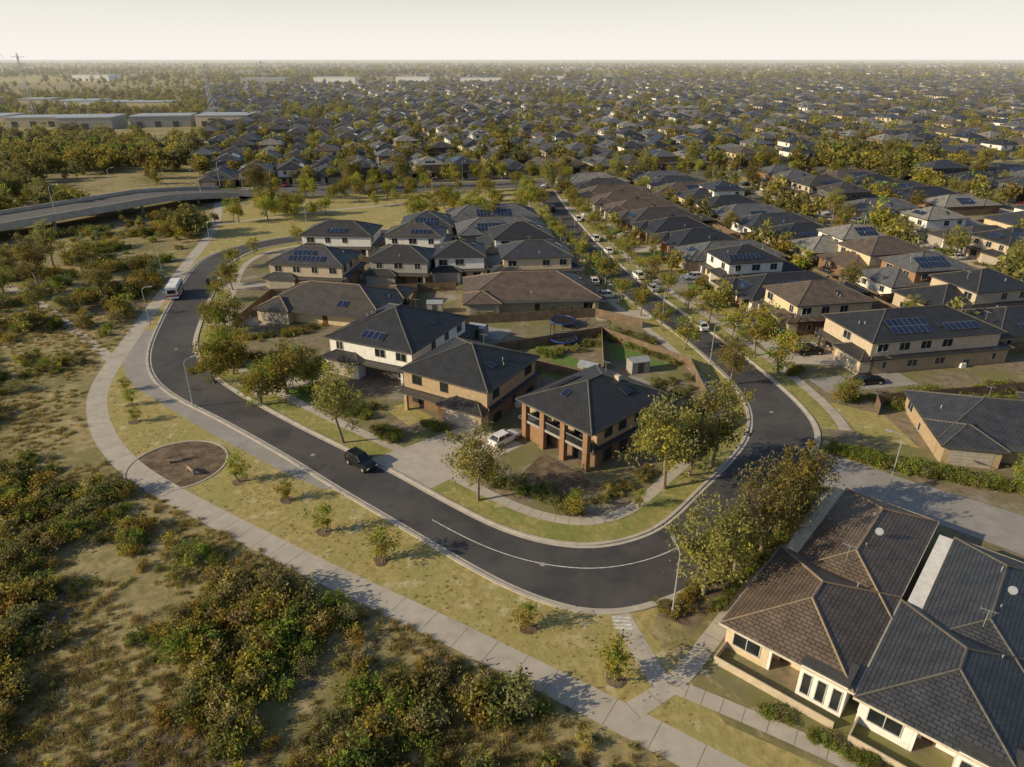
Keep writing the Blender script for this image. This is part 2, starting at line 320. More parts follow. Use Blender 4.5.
def antenna(mb,p,h=1.6):
    p=Vector(p)
    mb.beam(p,p+Vector((0,0,h)),.025,.025,'metal',5); mb.beam(p+Vector((-.6,0,h-.1)),p+Vector((.6,.2,h-.1)),.018,.018,'metal',4)
    for i in range(4): mb.beam(p+Vector((-.5+.3*i,-.3,h-.1)),p+Vector((-.5+.3*i,.35,h-.1)),.012,.012,'metal',4)
def house_mesh(name,w,d,st,wall,roof,wall2=None,solar=(),detail=True,rs=0,cap='cap_d',garage=-1,fas='fascia',up=(.9,.72),fm='frame'):
    r=random.Random(rs); mb=MB(); wall2=wall2 or wall
    H1=2.75
    low=(0,0,w,d)
    mb.box(-w/2,w/2,-d/2,d/2,0,H1,wall,bottom=False)
    gw=min(6.4,w*.5); gx=garage*(w/2-gw/2); gb=(gx,-d/2-.6,gw,2.4)
    mb.box(gx-gw/2,gx+gw/2,-d/2-1.8,-d/2+.6,0,H1-.01,wall2,bottom=False)
    wallbox(mb,gb,'F',-2.4,2.4,.02,2.3,.03,'garage')
    for i in range(1,5): wallbox(mb,gb,'F',-2.4,2.4,.46*i,.46*i+.02,.036,'fascia')
    px=-garage*(w/2-1.2)
    mb.box(px-.22,px+.22,-d/2-1.7,-d/2-1.26,0,H1-.05,wall2,bottom=False)
    wallbox(mb,low,'F',-garage*.9-.5,-garage*.9+.5,.05,2.15,.03,'door')
    x0,x1=(gx+gw/2,w/2) if garage<0 else (-w/2,gx-gw/2)
    mb.box(x0,x1,-d/2-1.8,-d/2,H1-.28,H1-.03,fas)
    if w>9: window(mb,low,'F',px+garage*.9,.7,1.8,1.4,fm)
    fr=hip(mb,0,0,w,d,H1,roof,cap=cap,fas=fas,detail=detail)
    if st==1:
        hip(mb,gx,-d/2+1.2,gw,6.0,H1+.004,roof,cap=cap,fas=fas,detail=detail)
        if rs%3==0: hip(mb,-garage*(w/2-2.3),d/2-.5,5,6.0,H1+.007,roof,cap=cap,fas=fas,detail=detail)
    else: hip(mb,gx,-d/2+.4,gw,4.4,H1+.004,roof,cap=cap,fas=fas,detail=detail)
    frs=fr
    for side,ln in (('L',d),('R',d),('B',w)):
        n=int(ln/4.2)
        for i in range(n):
            if r.random()<.75: window(mb,low,side,-ln/2+ln*(i+.5)/n,.9 if r.random()<.7 else .15,r.choice([1.2,1.8,.7]),1.1,fm)
    if st==2:
        uw=w*up[0];ud=d*up[1]; ux=0; uy=-d/2+ud/2-.25
        ub=(ux,uy,uw,ud)
        mb.box(ux-uw/2,ux+uw/2,uy-ud/2,uy+ud/2,H1-.1,5.55,wall2,bottom=False)
        frs=hip(mb,ux,uy,uw,ud,5.6,roof,cap=cap,fas=fas,detail=detail)
        for side,ln in (('L',ud),('R',ud),('F',uw),('B',uw)):
            n=max(2,int(ln/3.6))
            for i in range(n):
                if r.random()<.85: window(mb,ub,side,-ln/2+ln*(i+.5)/n,3.75,r.choice([1.2,1.8,1.5]),1.25,fm)
    for (sd,u,v,pw,ph) in solar: onroof(mb,frs[sd],u,v,pw,ph,'solar')
    if detail:
        onroof(mb,frs['R'],1.5,2.2,.8,1.2,'glass',.08,.06)
        for _ in range(2):
            o,U,V,Nn=frs[r.choice('FBLR')]; p=o+U*r.uniform(-1.5,1.5)+V*r.uniform(1.5,3); mb.beam(p,p+Vector((0,0,.5)),.08,.08,'metal',6)
        o,U,V,Nn=frs['B']; antenna(mb,o+V*2.5+U*.8)
        for s,k in ((1,'R'),(-1,'L')):
            if r.random()<.5: q=r.uniform(-d/4,d/4); mb.box(s*(w/2+.35)-.3,s*(w/2+.35)+.25,q-.45,q+.45,0,.8,'white')
    return mb.mesh(name)
def house(name,x,y,rot,*a,**k):
    return place(house_mesh(name,*a,**k),name,(x,y,.0),R(rot))
def corner_house():
    mb=MB(); w,d=11.8,15.2
    mb.box(-w/2,w/2,-d/2+1.4,d/2,0,2.8,'w_brown',bottom=False); low=(0,.7,w,d-1.4)
    mb.box(-w/2+.05,w/2-.05,-d/2+1.5,d/2-1.2,2.7,5.6,'w_tan',bottom=False); ub=(0,.15,w-.1,d-2.7)
    fr=hip(mb,0,-.3,w,d-.6,5.6,'r_black')
    hip(mb,0,.5,w,d,2.8,'r_black')
    for x in (-5.1,-1.9,1.6,5.3):
        mb.box(x-.36,x+.36,-d/2-.35,-d/2+.34,0,5.35,'w_brick',bottom=False)
    mb.box(-4.74,-2.26,-d/2+.2,-d/2+.3,0,2.6,'w_brick',bottom=False)
    mb.box(-5.4,5.7,-d/2-.2,-d/2+1.5,2.62,2.95,'w_grey'); mb.box(-4.6,4.8,-d/2-.12,-d/2-.06,2.95,3.9,'glass'); mb.box(-4.6,4.8,-d/2-.15,-d/2-.03,3.9,3.97,'metal')
    mb.box(-5.4,5.7,-d/2-.25,-d/2+.2,5.1,5.42,'w_grey')
    window(mb,low,'F',-3.4,.1,2.2,2.2,'framed'); window(mb,low,'F',3.3,.1,2.2,2.2,'framed'); wallbox(mb,low,'F',-.6,.6,.05,2.3,.04,'door')
    window(mb,ub,'F',-3.2,3.2,2.4,2.1,'framed'); window(mb,ub,'F',0,3.2,1.6,2.1,'framed'); window(mb,ub,'F',3.3,3.2,2.2,2.1,'framed')
    for u in (-4.5,-1.8,1.4,4.2): window(mb,ub,'R',u,3.8,1.3 if u<2 else .8,1.3,'framed')
    for u in (-5,-2,2,5): window(mb,low,'R',u,.5,1.4,1.7,'framed')
    for u in (-4,0,4): window(mb,ub,'L',u,3.8,1.2,1.2,'framed')
    wallbox(mb,low,'L',-1,4,.02,2.3,.03,'garage')
    onroof(mb,fr['R'],2.2,2.6,1.5,1.5,'glass',.12,.08); onroof(mb,fr['F'],-1.0,3.2,1,1.2,'solar'); onroof(mb,fr['L'],1.5,2,5,1.7,'solar')
    mb.box(1.1,1.8,2.2,2.8,7.0,8.2,'w_beige'); antenna(mb,(-1,3,7.6))
    mb.obj('brick_house',(10.8,79.0,0),R(-47))
corner_house()
house('brick_house',-5.7,90.0,-30.5,13.9,13.6,2,'w_brown','r_black',wall2='w_tan',rs=3,garage=1,up=(1.0,.97),solar=[('R',-1.5,2.6,1.6,1.2)],fm='framed')
house('white_house',-17.6,105.8,-25,15.5,19.5,2,'w_dark','r_black',wall2='w_white',rs=5,garage=-1,up=(.98,.85),solar=[('L',1,1.3,6,3.3),('F',0,1.2,4,1.7)])
house('brick_house',-34,127,-14,24,14,1,'w_cream','r_dbrown',rs=6,garage=-1,solar=[('F',4,1.5,2,1.7)],cap='cap_b')
house('brick_house',-43,147.5,-8,17,12,2,'w_tan','r_char',wall2='w_beige',rs=7,up=(.95,.9),solar=[('F',0,1.2,8,1.7),('F',-1,3,5,1.6)])
house('brick_house',-24,151,-5,14,13,2,'w_brown','r_black',wall2='w_grey',rs=8)
house('brick_house',-43,174,-3,18,13,2,'w_beige','r_black',wall2='w_white',rs=9,up=(.95,.85),solar=[('F',0,1.2,5,1.7)])
house('brick_house',-24,173,-3,15,13,2,'w_white','r_dbrown',rs=10,solar=[('F',2,1.2,5,1.7)])
house('brick_house',3.5,134,4,26,15,1,'w_cream','r_brown',rs=11,cap='cap_b')
house('cream_house',5,153,6,20,12,2,'w_cream','r_char',rs=12,up=(.75,.9))
house('brick_house',-12,154,4,12,13,2,'w_white','r_black',rs=18,up=(.9,.8))
house('brick_house',2,171,8,20,13,2,'w_white','r_black',rs=13,up=(.7,.9))
house('brick_house',-3,189,8,24,13,1,'w_grey','r_grey',rs=14,solar=[('F',-3,1.2,8,3.3),('F',6,1.2,4,3.3)])
house('brick_house',-6,207,8,26,13,1,'w_tan','r_grey',rs=16,solar=[('F',0,1.2,10,3.3)])
house('brick_house',-24,196,3,14,14,1,'w_white','r_char',rs=17,solar=[('F',0,1.2,6,3.3)])
for x,y,r in [(20,99,15),(-6,114,-20),(-15,127,0),(12,97,-30)]:
    mb=MB(); mb.box(-1.5,1.5,-1.1,1.1,0,2.0,'w_grey'); mb.face([(-1.6,-1.2,2.0),(1.6,-1.2,2.0),(1.6,0,2.5),(-1.6,0,2.5)],'metal'); mb.face([(1.6,1.2,2.0),(-1.6,1.2,2.0),(-1.6,0,2.5),(1.6,0,2.5)],'metal'); wallbox(mb,(0,0,3,2.2),'F',-.5,.5,0,1.8,.02,'fascia'); mb.obj('garden_shed',(x,y,0),R(r))
def townhouse(x,y,w,d,roof,wall,cap,rs):
    mb=MB(); Hh=3.0
    mb.box(-w/2,w/2,-d/2+2.2,d/2,0,Hh,wall,bottom=False); low=(0,1.1,w,d-2.2)
    hip(mb,0,-d/2+6.3,w,12.2,Hh,roof,over=.4,cap=cap,fas='fascial'); hip(mb,.8,d/2-8.2,w-1.6,16.4,Hh+.005,roof,over=.4,cap=cap,fas='fascial')
    mb.box(-w/2,-w/2+3.6,-d/2+.6,-d/2+2.25,0,Hh-.18,wall,bottom=False); gb=(-w/2+1.8,-d/2+1.42,3.6,1.65)
    window(mb,gb,'F',0,.8,2.2,1.4); window(mb,gb,'L',0,.8,.8,1.3)
    mb.box(w/2-3.4,w/2-.01,-d/2-.2,-d/2+2.25,0,Hh+.25,'w_white',bottom=False); g2=(w/2-1.7,-d/2+1.0,3.4,2.4)
    for u in (-1.1,0,1.1): window(mb,g2,'F',u,.5,.6,2.0)
    mb.box(w/2-3.5,w/2+.05,-d/2-.35,-d/2+2.3,Hh+.25,Hh+.4,'fascia')
    mb.box(-w/2+3.6,-w/2+3.85,-d/2+.62,-d/2+.87,0,2.7,'w_white',bottom=False); mb.box(-w/2+3.605,w/2-3.405,-d/2+.6,-d/2+2.2,2.6,2.8,'fascial')
    wallbox(mb,low,'F',-.7,.2,.05,2.2,.03,'door')
    for i in range(6): window(mb,low,'L',-d/2+4+i*3.6,.9,1.4,1.2); window(mb,low,'R',-d/2+4+i*3.6,.9,1.4,1.2)
    wallbox(mb,low,'B',-2.6,2.6,.02,2.4,.03,'garage')
    for (px,py) in ((1.2,2.5),(2.2,-3.),(.5,7.5)):
        z=Hh+.42*(w/2-abs(px)); mb.beam((px,py,z-.3),(px,py,z+.45),.05,.05,'metal',7)
    px,py=.5,-1.; z=Hh+.42*w/2-.3; antenna(mb,(px,py,z),1.7)
    mb.beam((1.6,5,z-.6),(1.6,5,z+.3),.03,.03,'metal',5); mb.beam((1.6,4.9,z+.3),(1.62,4.82,z+.36),.32,.36,'metal',12)
    mb.box(-w/2+.1,w/2-.1,-d/2-1.6,-d/2-1.5,0,.75,'w_beige'); mb.box(-w/2+.1,-w/2+.2,-d/2-1.5,-d/2+.5,0,.75,'w_beige')
    mb.obj('townhouse',(x,y,0),R(-41))
townhouse(29.9,49.0,9.7,26.5,'r_brown','w_cream','cap_b',1)
townhouse(37.2,41.2,9.7,25,'r_char','w_white','cap_d',2)
townhouse(45.0,34.4,9.7,25,'r_dbrown','w_cream','cap_d',3)
townhouse(52.8,27.6,9.7,25,'r_brown','w_beige','cap_b',4)
# ---------------- suburb rows
O=Vector((40,112)); S=Vector((-.19,.982)); T=Vector((.982,.19)); ang=math.degrees(math.atan2(T.y,T.x))
def fw(t,s): p=O+T*t+S*s; return p.x,p.y
WALLS=['w_cream','w_tan','w_white','w_grey','w_brown','w_beige','w_white','w_brick','w_dark','w_cream','w_brick']
ROOFS=['r_black','r_char','r_grey','r_dbrown','r_grey','r_black','r_brown','r_lgrey','r_char','r_dbrown']
VAR=[]
for i in range(33):
    w=random.uniform(10.8,12.8); d=random.uniform(17,23); st=2 if i%5<2 else 1
    sol=[(random.choice('LLR'),random.uniform(-2,2),1.2,random.choice([5,7,8]),random.choice([1.65,3.3]))]
    if i%2==1: sol.append(('F',0,1.3,4,1.65))
    if i%6==3: sol=[]
    VAR.append((house_mesh('brick_house',w,d,st,WALLS[i%11],ROOFS[(i*7+i//10)%10],wall2=WALLS[(i*5+2)%11],solar=sol,rs=100+i,garage=random.choice([-1,1]),up=(.92,random.uniform(.55,.8))),w,d,st))
drv=MB(); lwn=MB(); fen=MB(); gs=[]
def quad(mb,cx,cy,ax,ay,bx,by,z,k):
    mb.face([(cx-ax-bx,cy-ay-by,z),(cx+ax-bx,cy+ay-by,z),(cx+ax+bx,cy+ay+by,z),(cx-ax+bx,cy-ay+by,z)],k)
tree_spots=[];cspots=[]
def wall_fence(a,b,h=1.8,mb=None):
    mb=mb or fen
    d=(b-a); l=d.length
    if l<.1: return
    t=d/l; n=Vector((-t.y,t.x))*.03
    A=[(a+n),(b+n),(b-n),(a-n)]
    for i in range(4):
        p=A[i];q=A[(i+1)%4]; L=(q-p).length
        mb.face([(p.x,p.y,0),(q.x,q.y,0),(q.x,q.y,h),(p.x,p.y,h)],'fence',[(0,0),(L,0),(L,h),(0,h)])
    mb.face([(p.x,p.y,h) for p in A],'fence')
def lot(x,y,rot,fence=True,rich=True):
    me,w,d,st=VAR[random.randrange(len(VAR))]
    a=R(rot); n=Vector((math.sin(a),-math.cos(a))); t=Vector((math.cos(a),math.sin(a)))
    place(me,'brick_house',(x,y,0),a)
    C=Vector((x,y)); f=C+n*(d/2+4.6)
    quad(drv,f.x-t.x*3,f.y-t.y*3,t.x*2.6,t.y*2.6,n.x*4.2,n.y*4.2,.011,'conc')
    quad(lwn,f.x+t.x*3.2,f.y+t.y*3.2,t.x*2.8,t.y*2.8,n.x*2.8,n.y*2.8,.009,random.choice(['lawn','verge','mulch','conc2']))
    if random.random()<.5: cspots.append((f.x-t.x*3+n.x*random.uniform(-.5,1.5),f.y-t.y*3+n.y*random.uniform(-.5,1.5),rot-90))
    bk=C-n*(d/2+2.6); quad(lwn,bk.x,bk.y,t.x*4,t.y*4,n.x*2,n.y*2,.009,random.choice(['lawn','conc2','conc','lawn']))
    if fence:
        for s in (-1,1):
            p=C+t*(s*(w/2+1.1)); wall_fence(p-n*(d/2+6),p+n*(d/2-3))
        wall_fence(C-n*(d/2+6)-t*(w/2+1.1),C-n*(d/2+6)+t*(w/2+1.1))
    if random.random()<.8: tree_spots.append((*(C-n*(d/2+3.5)+t*random.uniform(-4,4)),random.uniform(.35,.75)))
    if random.random()<.8: tree_spots.append((*(f+t*random.uniform(1,5)+n*random.uniform(-1,2)),random.uniform(.3,.55)))
    if rich:
        for _ in range(8):
            q=C+n*(d/2+random.uniform(2.5,4.5))+t*random.uniform(-.5,6.5); gs.append((q.x,q.y,0,random.uniform(.3,.8),random.uniform(0,6),random.choice([0,1,3,3,4,6])))
        for _ in range(9):
            q=C-n*(d/2+random.uniform(4.2,5.6))+t*random.uniform(-6,6); gs.append((q.x,q.y,0,random.uniform(.5,1.2),random.uniform(0,6),random.choice([0,1,3,0,4])))
house('brick_house',67,106,ang-90,12.5,25,2,'w_tan','r_black',wall2='w_beige',rs=31,garage=1,up=(.97,.92),solar=[('R',-4,1.3,7,3.3),('R',5,1.3,6,1.7)])
house('brick_house',64,77.5,-12,20,13,1,'w_tan','r_char',rs=33,garage=-1)
house('brick_house',88,74,-12,14,14,1,'w_beige','r_char',rs=35,garage=-1)
house('brick_house',98,96,5,15,16,1,'w_tan','r_dbrown',rs=36)
cols=[(21,-90),(50,90),(94,-90),(123,90),(167,-90),(196,90),(240,-90),(269,90),(313,-90),(342,90)]
for ci,(t,fa) in enumerate(cols):
    s=(6 if t<30 else -7 if t<60 else -60)
    while s<158:
        x,y=fw(t+random.uniform(-1,1),s)
        if not(t>60 and 70<s<80) and random.random()>.02:
            lot(x,y,ang+fa+random.uniform(-1.5,1.5),rich=t<130)
        s+=13.7
st=MB()
for t in (72,145,218,291,364):
    pl=[Vector(fw(t,s)) for s in (-90,0,80,165)]
    ribbon('',pl,3.7,-3.7,.013,'asphalt2',mb=st); ribbon('',pl,6.6,7.9,.015,'conc',mb=st); ribbon('',pl,-6.6,-7.9,.015,'conc',mb=st)
    ribbon('',pl,4.1,6.6,.010,'verge',mb=st); ribbon('',pl,-4.1,-6.6,.010,'verge',mb=st)
    ribbon('',pl,3.8,4.1,.0,'kerb',h=.12,mb=st); ribbon('',pl,-3.8,-4.1,.0,'kerb',h=.12,mb=st)
    for sd in (-5.3,5.3):
        for s in range(-60,160,10):
            if random.random()<.8: x,y=fw(t+sd,s+random.uniform(-3,3)); tree_spots.append((x,y,random.uniform(.4,.9)))
st.obj('residential_street')
BV=smooth([(-212,96),(-172,148),(-146,184),(-118,230),(-98,254),(-62,264),(0,276),(80,300),(200,325),(420,365)])
def bz(p):
    if p.x>-94: return 0
    if p.x>-118: return 4.2*((-94-p.x)/24)
    if p.x<-190: return max(0,4.2*(1-(-190-p.x)/20))
    return 4.2
ribbon('boulevard_grass',[p for p in BV if p.x>-100],22,-18,.005,'verge'); ribbon('boulevard_road',BV,9,.6,.014,'asphalt2',zf=bz); ribbon('boulevard_road',BV,.6,-8.5,.014,'asphalt2',zf=bz)
br=MB(); bl=[p for p in BV if p.x<-98 and p.x>-205]
ribbon('',bl,9.3,-8.8,-.75,'conc2',mb=br,zf=bz)
for dd in (-8.8,9.3): ribbon('',bl,dd,dd-.4,-1.0,'conc',h=2.1,mb=br,zf=bz)
for i in range(0,len(bl),3):
    for dd in (-6,0,6):
        q=offset(bl,dd)[i]
        if bz(q)>2: br.beam((q.x,q.y,0),(q.x,q.y,bz(q)-.8),.5,.5,'conc2',10)
br.obj('road_bridge')
sheet('reserve_grass',[(-93,248),(-80,205),(-72,190),(-40,203),(8,203),(9,262),(-60,252)],.007,'verge')
path('footpath',[(-88,205),(-60,225),(-30,240),(8,250)],2.2,.013)
jb.obj('path_joints')
BA=R(14); B0=Vector((0,308)); far=[];fst=MB()
def warp(p):
    q=Vector((p.x*.0022,p.y*.0022,1.7)); k=min(1,max(0,(p.y-380)/300))
    return Vector((p.x+80*k*noise.noise(q),p.y+80*k*noise.noise(q+Vector((9,4,2)))))
def frm(u,v): return warp(B0+Vector((math.cos(BA),math.sin(BA)))*u+Vector((-math.sin(BA),math.cos(BA)))*v)
for ri in range(0,38):
    s=ri//2*57+(0 if ri%2==0 else 27)
    for i in range(-60,145):
        u=i*13.7+(i//11)*9
        p=frm(u,s)
        if p.x<-.40*p.y-10 or p.x>.9*p.y+20: continue
        if noise.noise(Vector((p.x*.009,p.y*.009,3)))>.34: continue
        if random.random()<.06: continue
        dv=frm(u+2,s)-frm(u-2,s); rot=math.degrees(math.atan2(dv.y,dv.x))+(0 if ri%2==0 else 180)+random.uniform(-2,2)
        if s<150: lot(p.x,p.y,rot,fence=(s<40),rich=False)
        else: far.append((p.x,p.y,R(rot)))
        if random.random()<.5:
            q=frm(u+7,s-(14 if ri%2==0 else -14)+random.uniform(-2,2)); tree_spots.append((q.x,q.y,random.uniform(.45,.95)))
    if ri%2==0:
        pl=[frm(u,s-16) for u in range(-500,1850,40)]
        pl=[p for p in pl if -.38*p.y<p.x<.9*p.y+60]
        if len(pl)>1: ribbon('',pl,3.7,-3.7,.012,'asphalt2',mb=fst); ribbon('',pl,7.5,3.8,.010,'verge',mb=fst); ribbon('',pl,-3.8,-7.5,.010,'verge',mb=fst)
fst.obj('residential_street')
drv.obj('driveways'); lwn.obj('lawns'); fen.obj('timber_fence')
# ---------------- foliage
def leafmesh(name,P,size,mats,midx,trunk=None):
    n=len(P)
    a=rng.normal(size=(n,3)); a/=np.linalg.norm(a,axis=1)[:,None]
    b=rng.normal(size=(n,3)); b-=a*(a*b).sum(1)[:,None]; b/=np.linalg.norm(b,axis=1)[:,None]
    s=size*rng.uniform(.6,1.4,(n,1))
    V=np.stack([P-a*s,P-b*s*.55,P+a*s,P+b*s*.55],1).reshape(-1,3)
    tv=trunk.v if trunk else []; tf=trunk.f if trunk else []
    nv=len(tv); allv=np.concatenate([np.array(tv).reshape(-1,3),V]) if nv else V
    me=bpy.data.meshes.new(name)
    faces=[tuple(f) for f in tf]+[tuple(x) for x in (np.arange(n*4).reshape(-1,4)+nv).tolist()]
    me.from_pydata(allv.tolist(),[],faces)
    me.materials.append(M['bark'])
    for m in mats: me.materials.append(M[m])
    me.polygons.foreach_set('material_index',[0]*len(tf)+[int(x)+1 for x in midx]); me.update(); return me
def tree(name,h,rad,base,nclump,nleaf,size,mats,wts,sprd=.55,seed=0,flatten=1.0,multi=1):
    r=random.Random(seed); t=MB(); P=[];mi=[]
    ch=(h-base)
    fork=Vector((r.uniform(-.1,.1)*rad,r.uniform(-.1,.1)*rad,base*1.1+.12*h))
    for _ in range(multi):
        t.beam((r.uniform(-.1,.1),r.uniform(-.1,.1),-.1),fork+Vector((r.uniform(-.3,.3),r.uniform(-.3,.3),0)),.022*h+.03,.015*h+.02,'bark',7,False)
    for i in range(nclump):
        while True:
            x,y,z=[r.uniform(-1,1) for _ in range(3)]
            q=x*x+y*y+z*z
            if .12<q<1: break
        k=.62+.38*math.sqrt(q)
        wob=.78+.6*noise.noise(Vector((x*1.6+seed*7,y*1.6,z*1.6)))+.12
        c=Vector((x*rad*k*wob*1.1,y*rad*k*wob*1.1,base+ch*.5+z*ch*.54*k*flatten*wob))
        if i%3==0: t.beam(fork,c,.008*h+.01,.01,'bark',4,False)
        m=r.choices(range(len(mats)),wts)[0]
        nl=int(nleaf*r.uniform(.5,1.4)); cr=sprd*r.uniform(.6,1.3)
        P.append(rng.normal(size=(nl,3))*cr*np.array([1,1,.7])+np.array(c))
        mi+=[m if r.random()<.85 else r.randrange(len(mats)) for _ in range(nl)]
    return leafmesh(name,np.concatenate(P),size,mats,mi,t)
EUC=[tree('eucalyptus_tree',10,3.0+.35*(i%3),2.0,66,80,.16,['l_euc','l_grey','l_gold','l_dark'],[6,3,1.5,.7],.5,i+1) for i in range(6)]
GOLD=[tree('street_tree',5.5,1.8,1.3,28,75,.13,['l_gold','l_lime','l_euc'],[4,2,2],.38,i+20) for i in range(4)]
SMALL=[tree('young_tree',3.2,.95,.5,16,75,.09,['l_gold','l_lime','l_euc'],[3,3,1],.26,i+30) for i in range(3)]
LIME=[tree('garden_tree',5.5,2.6,.8,42,85,.15,['l_lime','l_gold','l_euc'],[3,3,2],.5,i+40,multi=2) for i in range(3)]
FAR=[tree('distant_tree',8,3.2,1.0,18,26,.55,m,w,.8,i+50) for i,(m,w) in enumerate([(['l_dark','l_euc'],[2,3]),(['l_euc','l_gold'],[3,2]),(['l_gold','l_lime'],[2,1]),(['l_dark','l_grey'],[2,2]),(['l_euc','l_dark'],[3,1])])]
BUSH=[tree('shrub_proto',1.3,1.05,.05,20,46,.095,m,w,.22,60+i,multi=2) for i,(m,w) in enumerate([
 (['l_dark','l_euc'],[3,2]),(['l_euc','l_grey'],[3,2]),(['l_orange','l_gold'],[3,1]),(['l_lime','l_euc'],[3,1]),(['l_grey','l_euc'],[3,1]),(['l_dark','l_lime'],[3,2]),(['l_gold','l_straw'],[2,2])])]
def tuft(name,mat,seed,n=60,h=.5):
    r=random.Random(seed); mb=MB()
    for i in range(n):
        a=r.uniform(0,6.28); q=r.uniform(0,.45); x,y=q*math.cos(a),q*math.sin(a); hh=h*r.uniform(.4,1); lx=r.uniform(-.25,.25);ly=r.uniform(-.25,.25); w=.03
        mb.face([(x-w*math.sin(a),y+w*math.cos(a),0),(x+w*math.sin(a),y-w*math.cos(a),0),(x+lx,y+ly,hh)],mat)
    return mb.mesh(name)
TUFT=[tuft('tuft_a','l_straw',1),tuft('tuft_b','l_straw',2,50,.35),tuft('tuft_c','l_euc',3,60,.4)]
def proto(name,meshes):
    c=bpy.data.collections.new(name)
    for i,m in enumerate(meshes): c.objects.link(bpy.data.objects.new('%s_%02d'%(name,i),m))
    return c
def scatter(name,pts,coll):
    A=np.array(pts,dtype=float); me=bpy.data.meshes.new(name); me.from_pydata(A[:,:3].tolist(),[],[])
    for nm,ty,ix in (('sc','FLOAT',3),('rz','FLOAT',4),('pid','INT',5)):
        at=me.attributes.new(nm,ty,'POINT'); at.data.foreach_set('value',A[:,ix].astype(int if ty=='INT' else float).tolist())
    o=place(me,name)
    ng=bpy.data.node_groups.new(name,'GeometryNodeTree')
    ng.interface.new_socket('Geometry',in_out='INPUT',socket_type='NodeSocketGeometry'); ng.interface.new_socket('Geometry',in_out='OUTPUT',socket_type='NodeSocketGeometry')
    N=ng.nodes;L=ng.links; gi=N.new('NodeGroupInput');go=N.new('NodeGroupOutput')
    ip=N.new('GeometryNodeInstanceOnPoints'); ci=N.new('GeometryNodeCollectionInfo'); ci.inputs[0].default_value=coll; ci.inputs['Separate Children'].default_value=True; ci.inputs['Reset Children'].default_value=True
    def na(n,t):
        x=N.new('GeometryNodeInputNamedAttribute'); x.data_type=t; x.inputs[0].default_value=n; return x.outputs[0]
    cx=N.new('ShaderNodeCombineXYZ'); L.new(na('rz','FLOAT'),cx.inputs[2])
    L.new(gi.outputs[0],ip.inputs['Points']); L.new(ci.outputs[0],ip.inputs['Instance']); ip.inputs['Pick Instance'].default_value=True
    L.new(na('pid','INT'),ip.inputs['Instance Index']); L.new(cx.outputs[0],ip.inputs['Rotation']); L.new(na('sc','FLOAT'),ip.inputs['Scale'])
    L.new(ip.outputs[0],go.inputs[0])
    md=o.modifiers.new('scatter','NODES'); md.node_group=ng
    return o
cBush=proto('shrub_proto',BUSH); cTuft=proto('tuft_proto',TUFT); cFar=proto('tree_proto',FAR+EUC[:2]); cHouse=proto('house_proto',[v[0] for v in VAR])
PP=np.array([(p.x,p.y) for p in PATH])
def pathdist(x,y):
    d=np.hypot(PP[:,0]-x,PP[:,1]-y); i=int(d.argmin()); i=min(max(i,0),len(PP)-2)
    t=PP[i+1]-PP[i]; c=t[0]*(y-PP[i][1])-t[1]*(x-PP[i][0])
    return d[i]*(1 if c<0 else -1)
LPn=np.array([(p.x,p.y) for p in LP]); BVn=np.array([(p.x,p.y) for p in BV]); ON=np.array([(p.x,p.y) for p in OUT])
bush=[];tf=[]
ids={'d':[0,5,1,1],'g':[1,4,5],'o':[2,6],'l':[3]}
n=0
while n<10500:
    y=26+(random.random()**1.7)*190; x=random.uniform(-.78*y-30,22); n+=1
    pd=pathdist(x,y)
    if pd<2.2: continue
    if np.hypot(LPn[:,0]-x,LPn[:,1]-y).min()<1.8 or np.hypot(BVn[:,0]-x,BVn[:,1]-y).min()<12: continue
    if math.hypot((x+25)/6,(y-31)/3.6)<.95 or math.hypot((x+80)/8,(y-131)/5)<.9: continue
    nz=noise.noise(Vector((x*.07,y*.07,0)))+.6*noise.noise(Vector((x*.2,y*.2,5)))
    near=1 if pd>4.5 else .3
    if random.random()<near*(.33+nz*1.6+(.08 if y<45 else 0)):
        c=noise.noise(Vector((x*.06,y*.06,9)))
        t=random.choices(['d','g','o','l'],[1.3,4,3.0,1.8] if c<.1 else [1,2.5,5.0,2.6])[0]
        s=random.uniform(.4,1.0)*(1.45 if nz>.12 else 1)*(1.35 if y>110 else 1)*(1.3 if random.random()<.12 else 1)
        bush.append((x,y,-.05,s,random.uniform(0,6.28),random.choice(ids[t])))
n=0
while n<30000:
    y=26+(random.random()**1.5)*110; x=random.uniform(-.78*y-22,22); n+=1
    pd=pathdist(x,y)
    if pd<1.5: continue
    nz=noise.noise(Vector((x*.1,y*.1,2)))
    if random.random()<.5+nz: tf.append((x,y,0,random.uniform(.5,1.2),random.uniform(0,6.28),random.choices([0,1,2],[3,3,3])[0]))
n=0
while n<14000:
    y=34+random.random()*75; x=random.uniform(-66,14); n+=1
    pd=-pathdist(x,y)
    if pd<1.5 or pd>15: continue
    dd=np.hypot(ON[:,0]-x,ON[:,1]-y); i=int(dd.argmin())
    if dd[i]<1.0 or (x<-18 and dd[i]<3.8): continue
    i=min(i,len(ON)-2); t=ON[i+1]-ON[i]; c=t[0]*(y-ON[i][1])-t[1]*(x-ON[i][0])
    if c>0 or math.hypot(x+41,y-71.2)<6.3: continue
    if noise.noise(Vector((x*.25,y*.25,6)))+random.random()*.8<.25: continue
    tf.append((x,y,-.02,random.uniform(.16,.34),random.uniform(0,6.28),random.choices([0,1,2],[3,3,3])[0]))
scatter('scrub_bushes',bush,cBush); scatter('dry_grass',tf,cTuft)
lt=[]
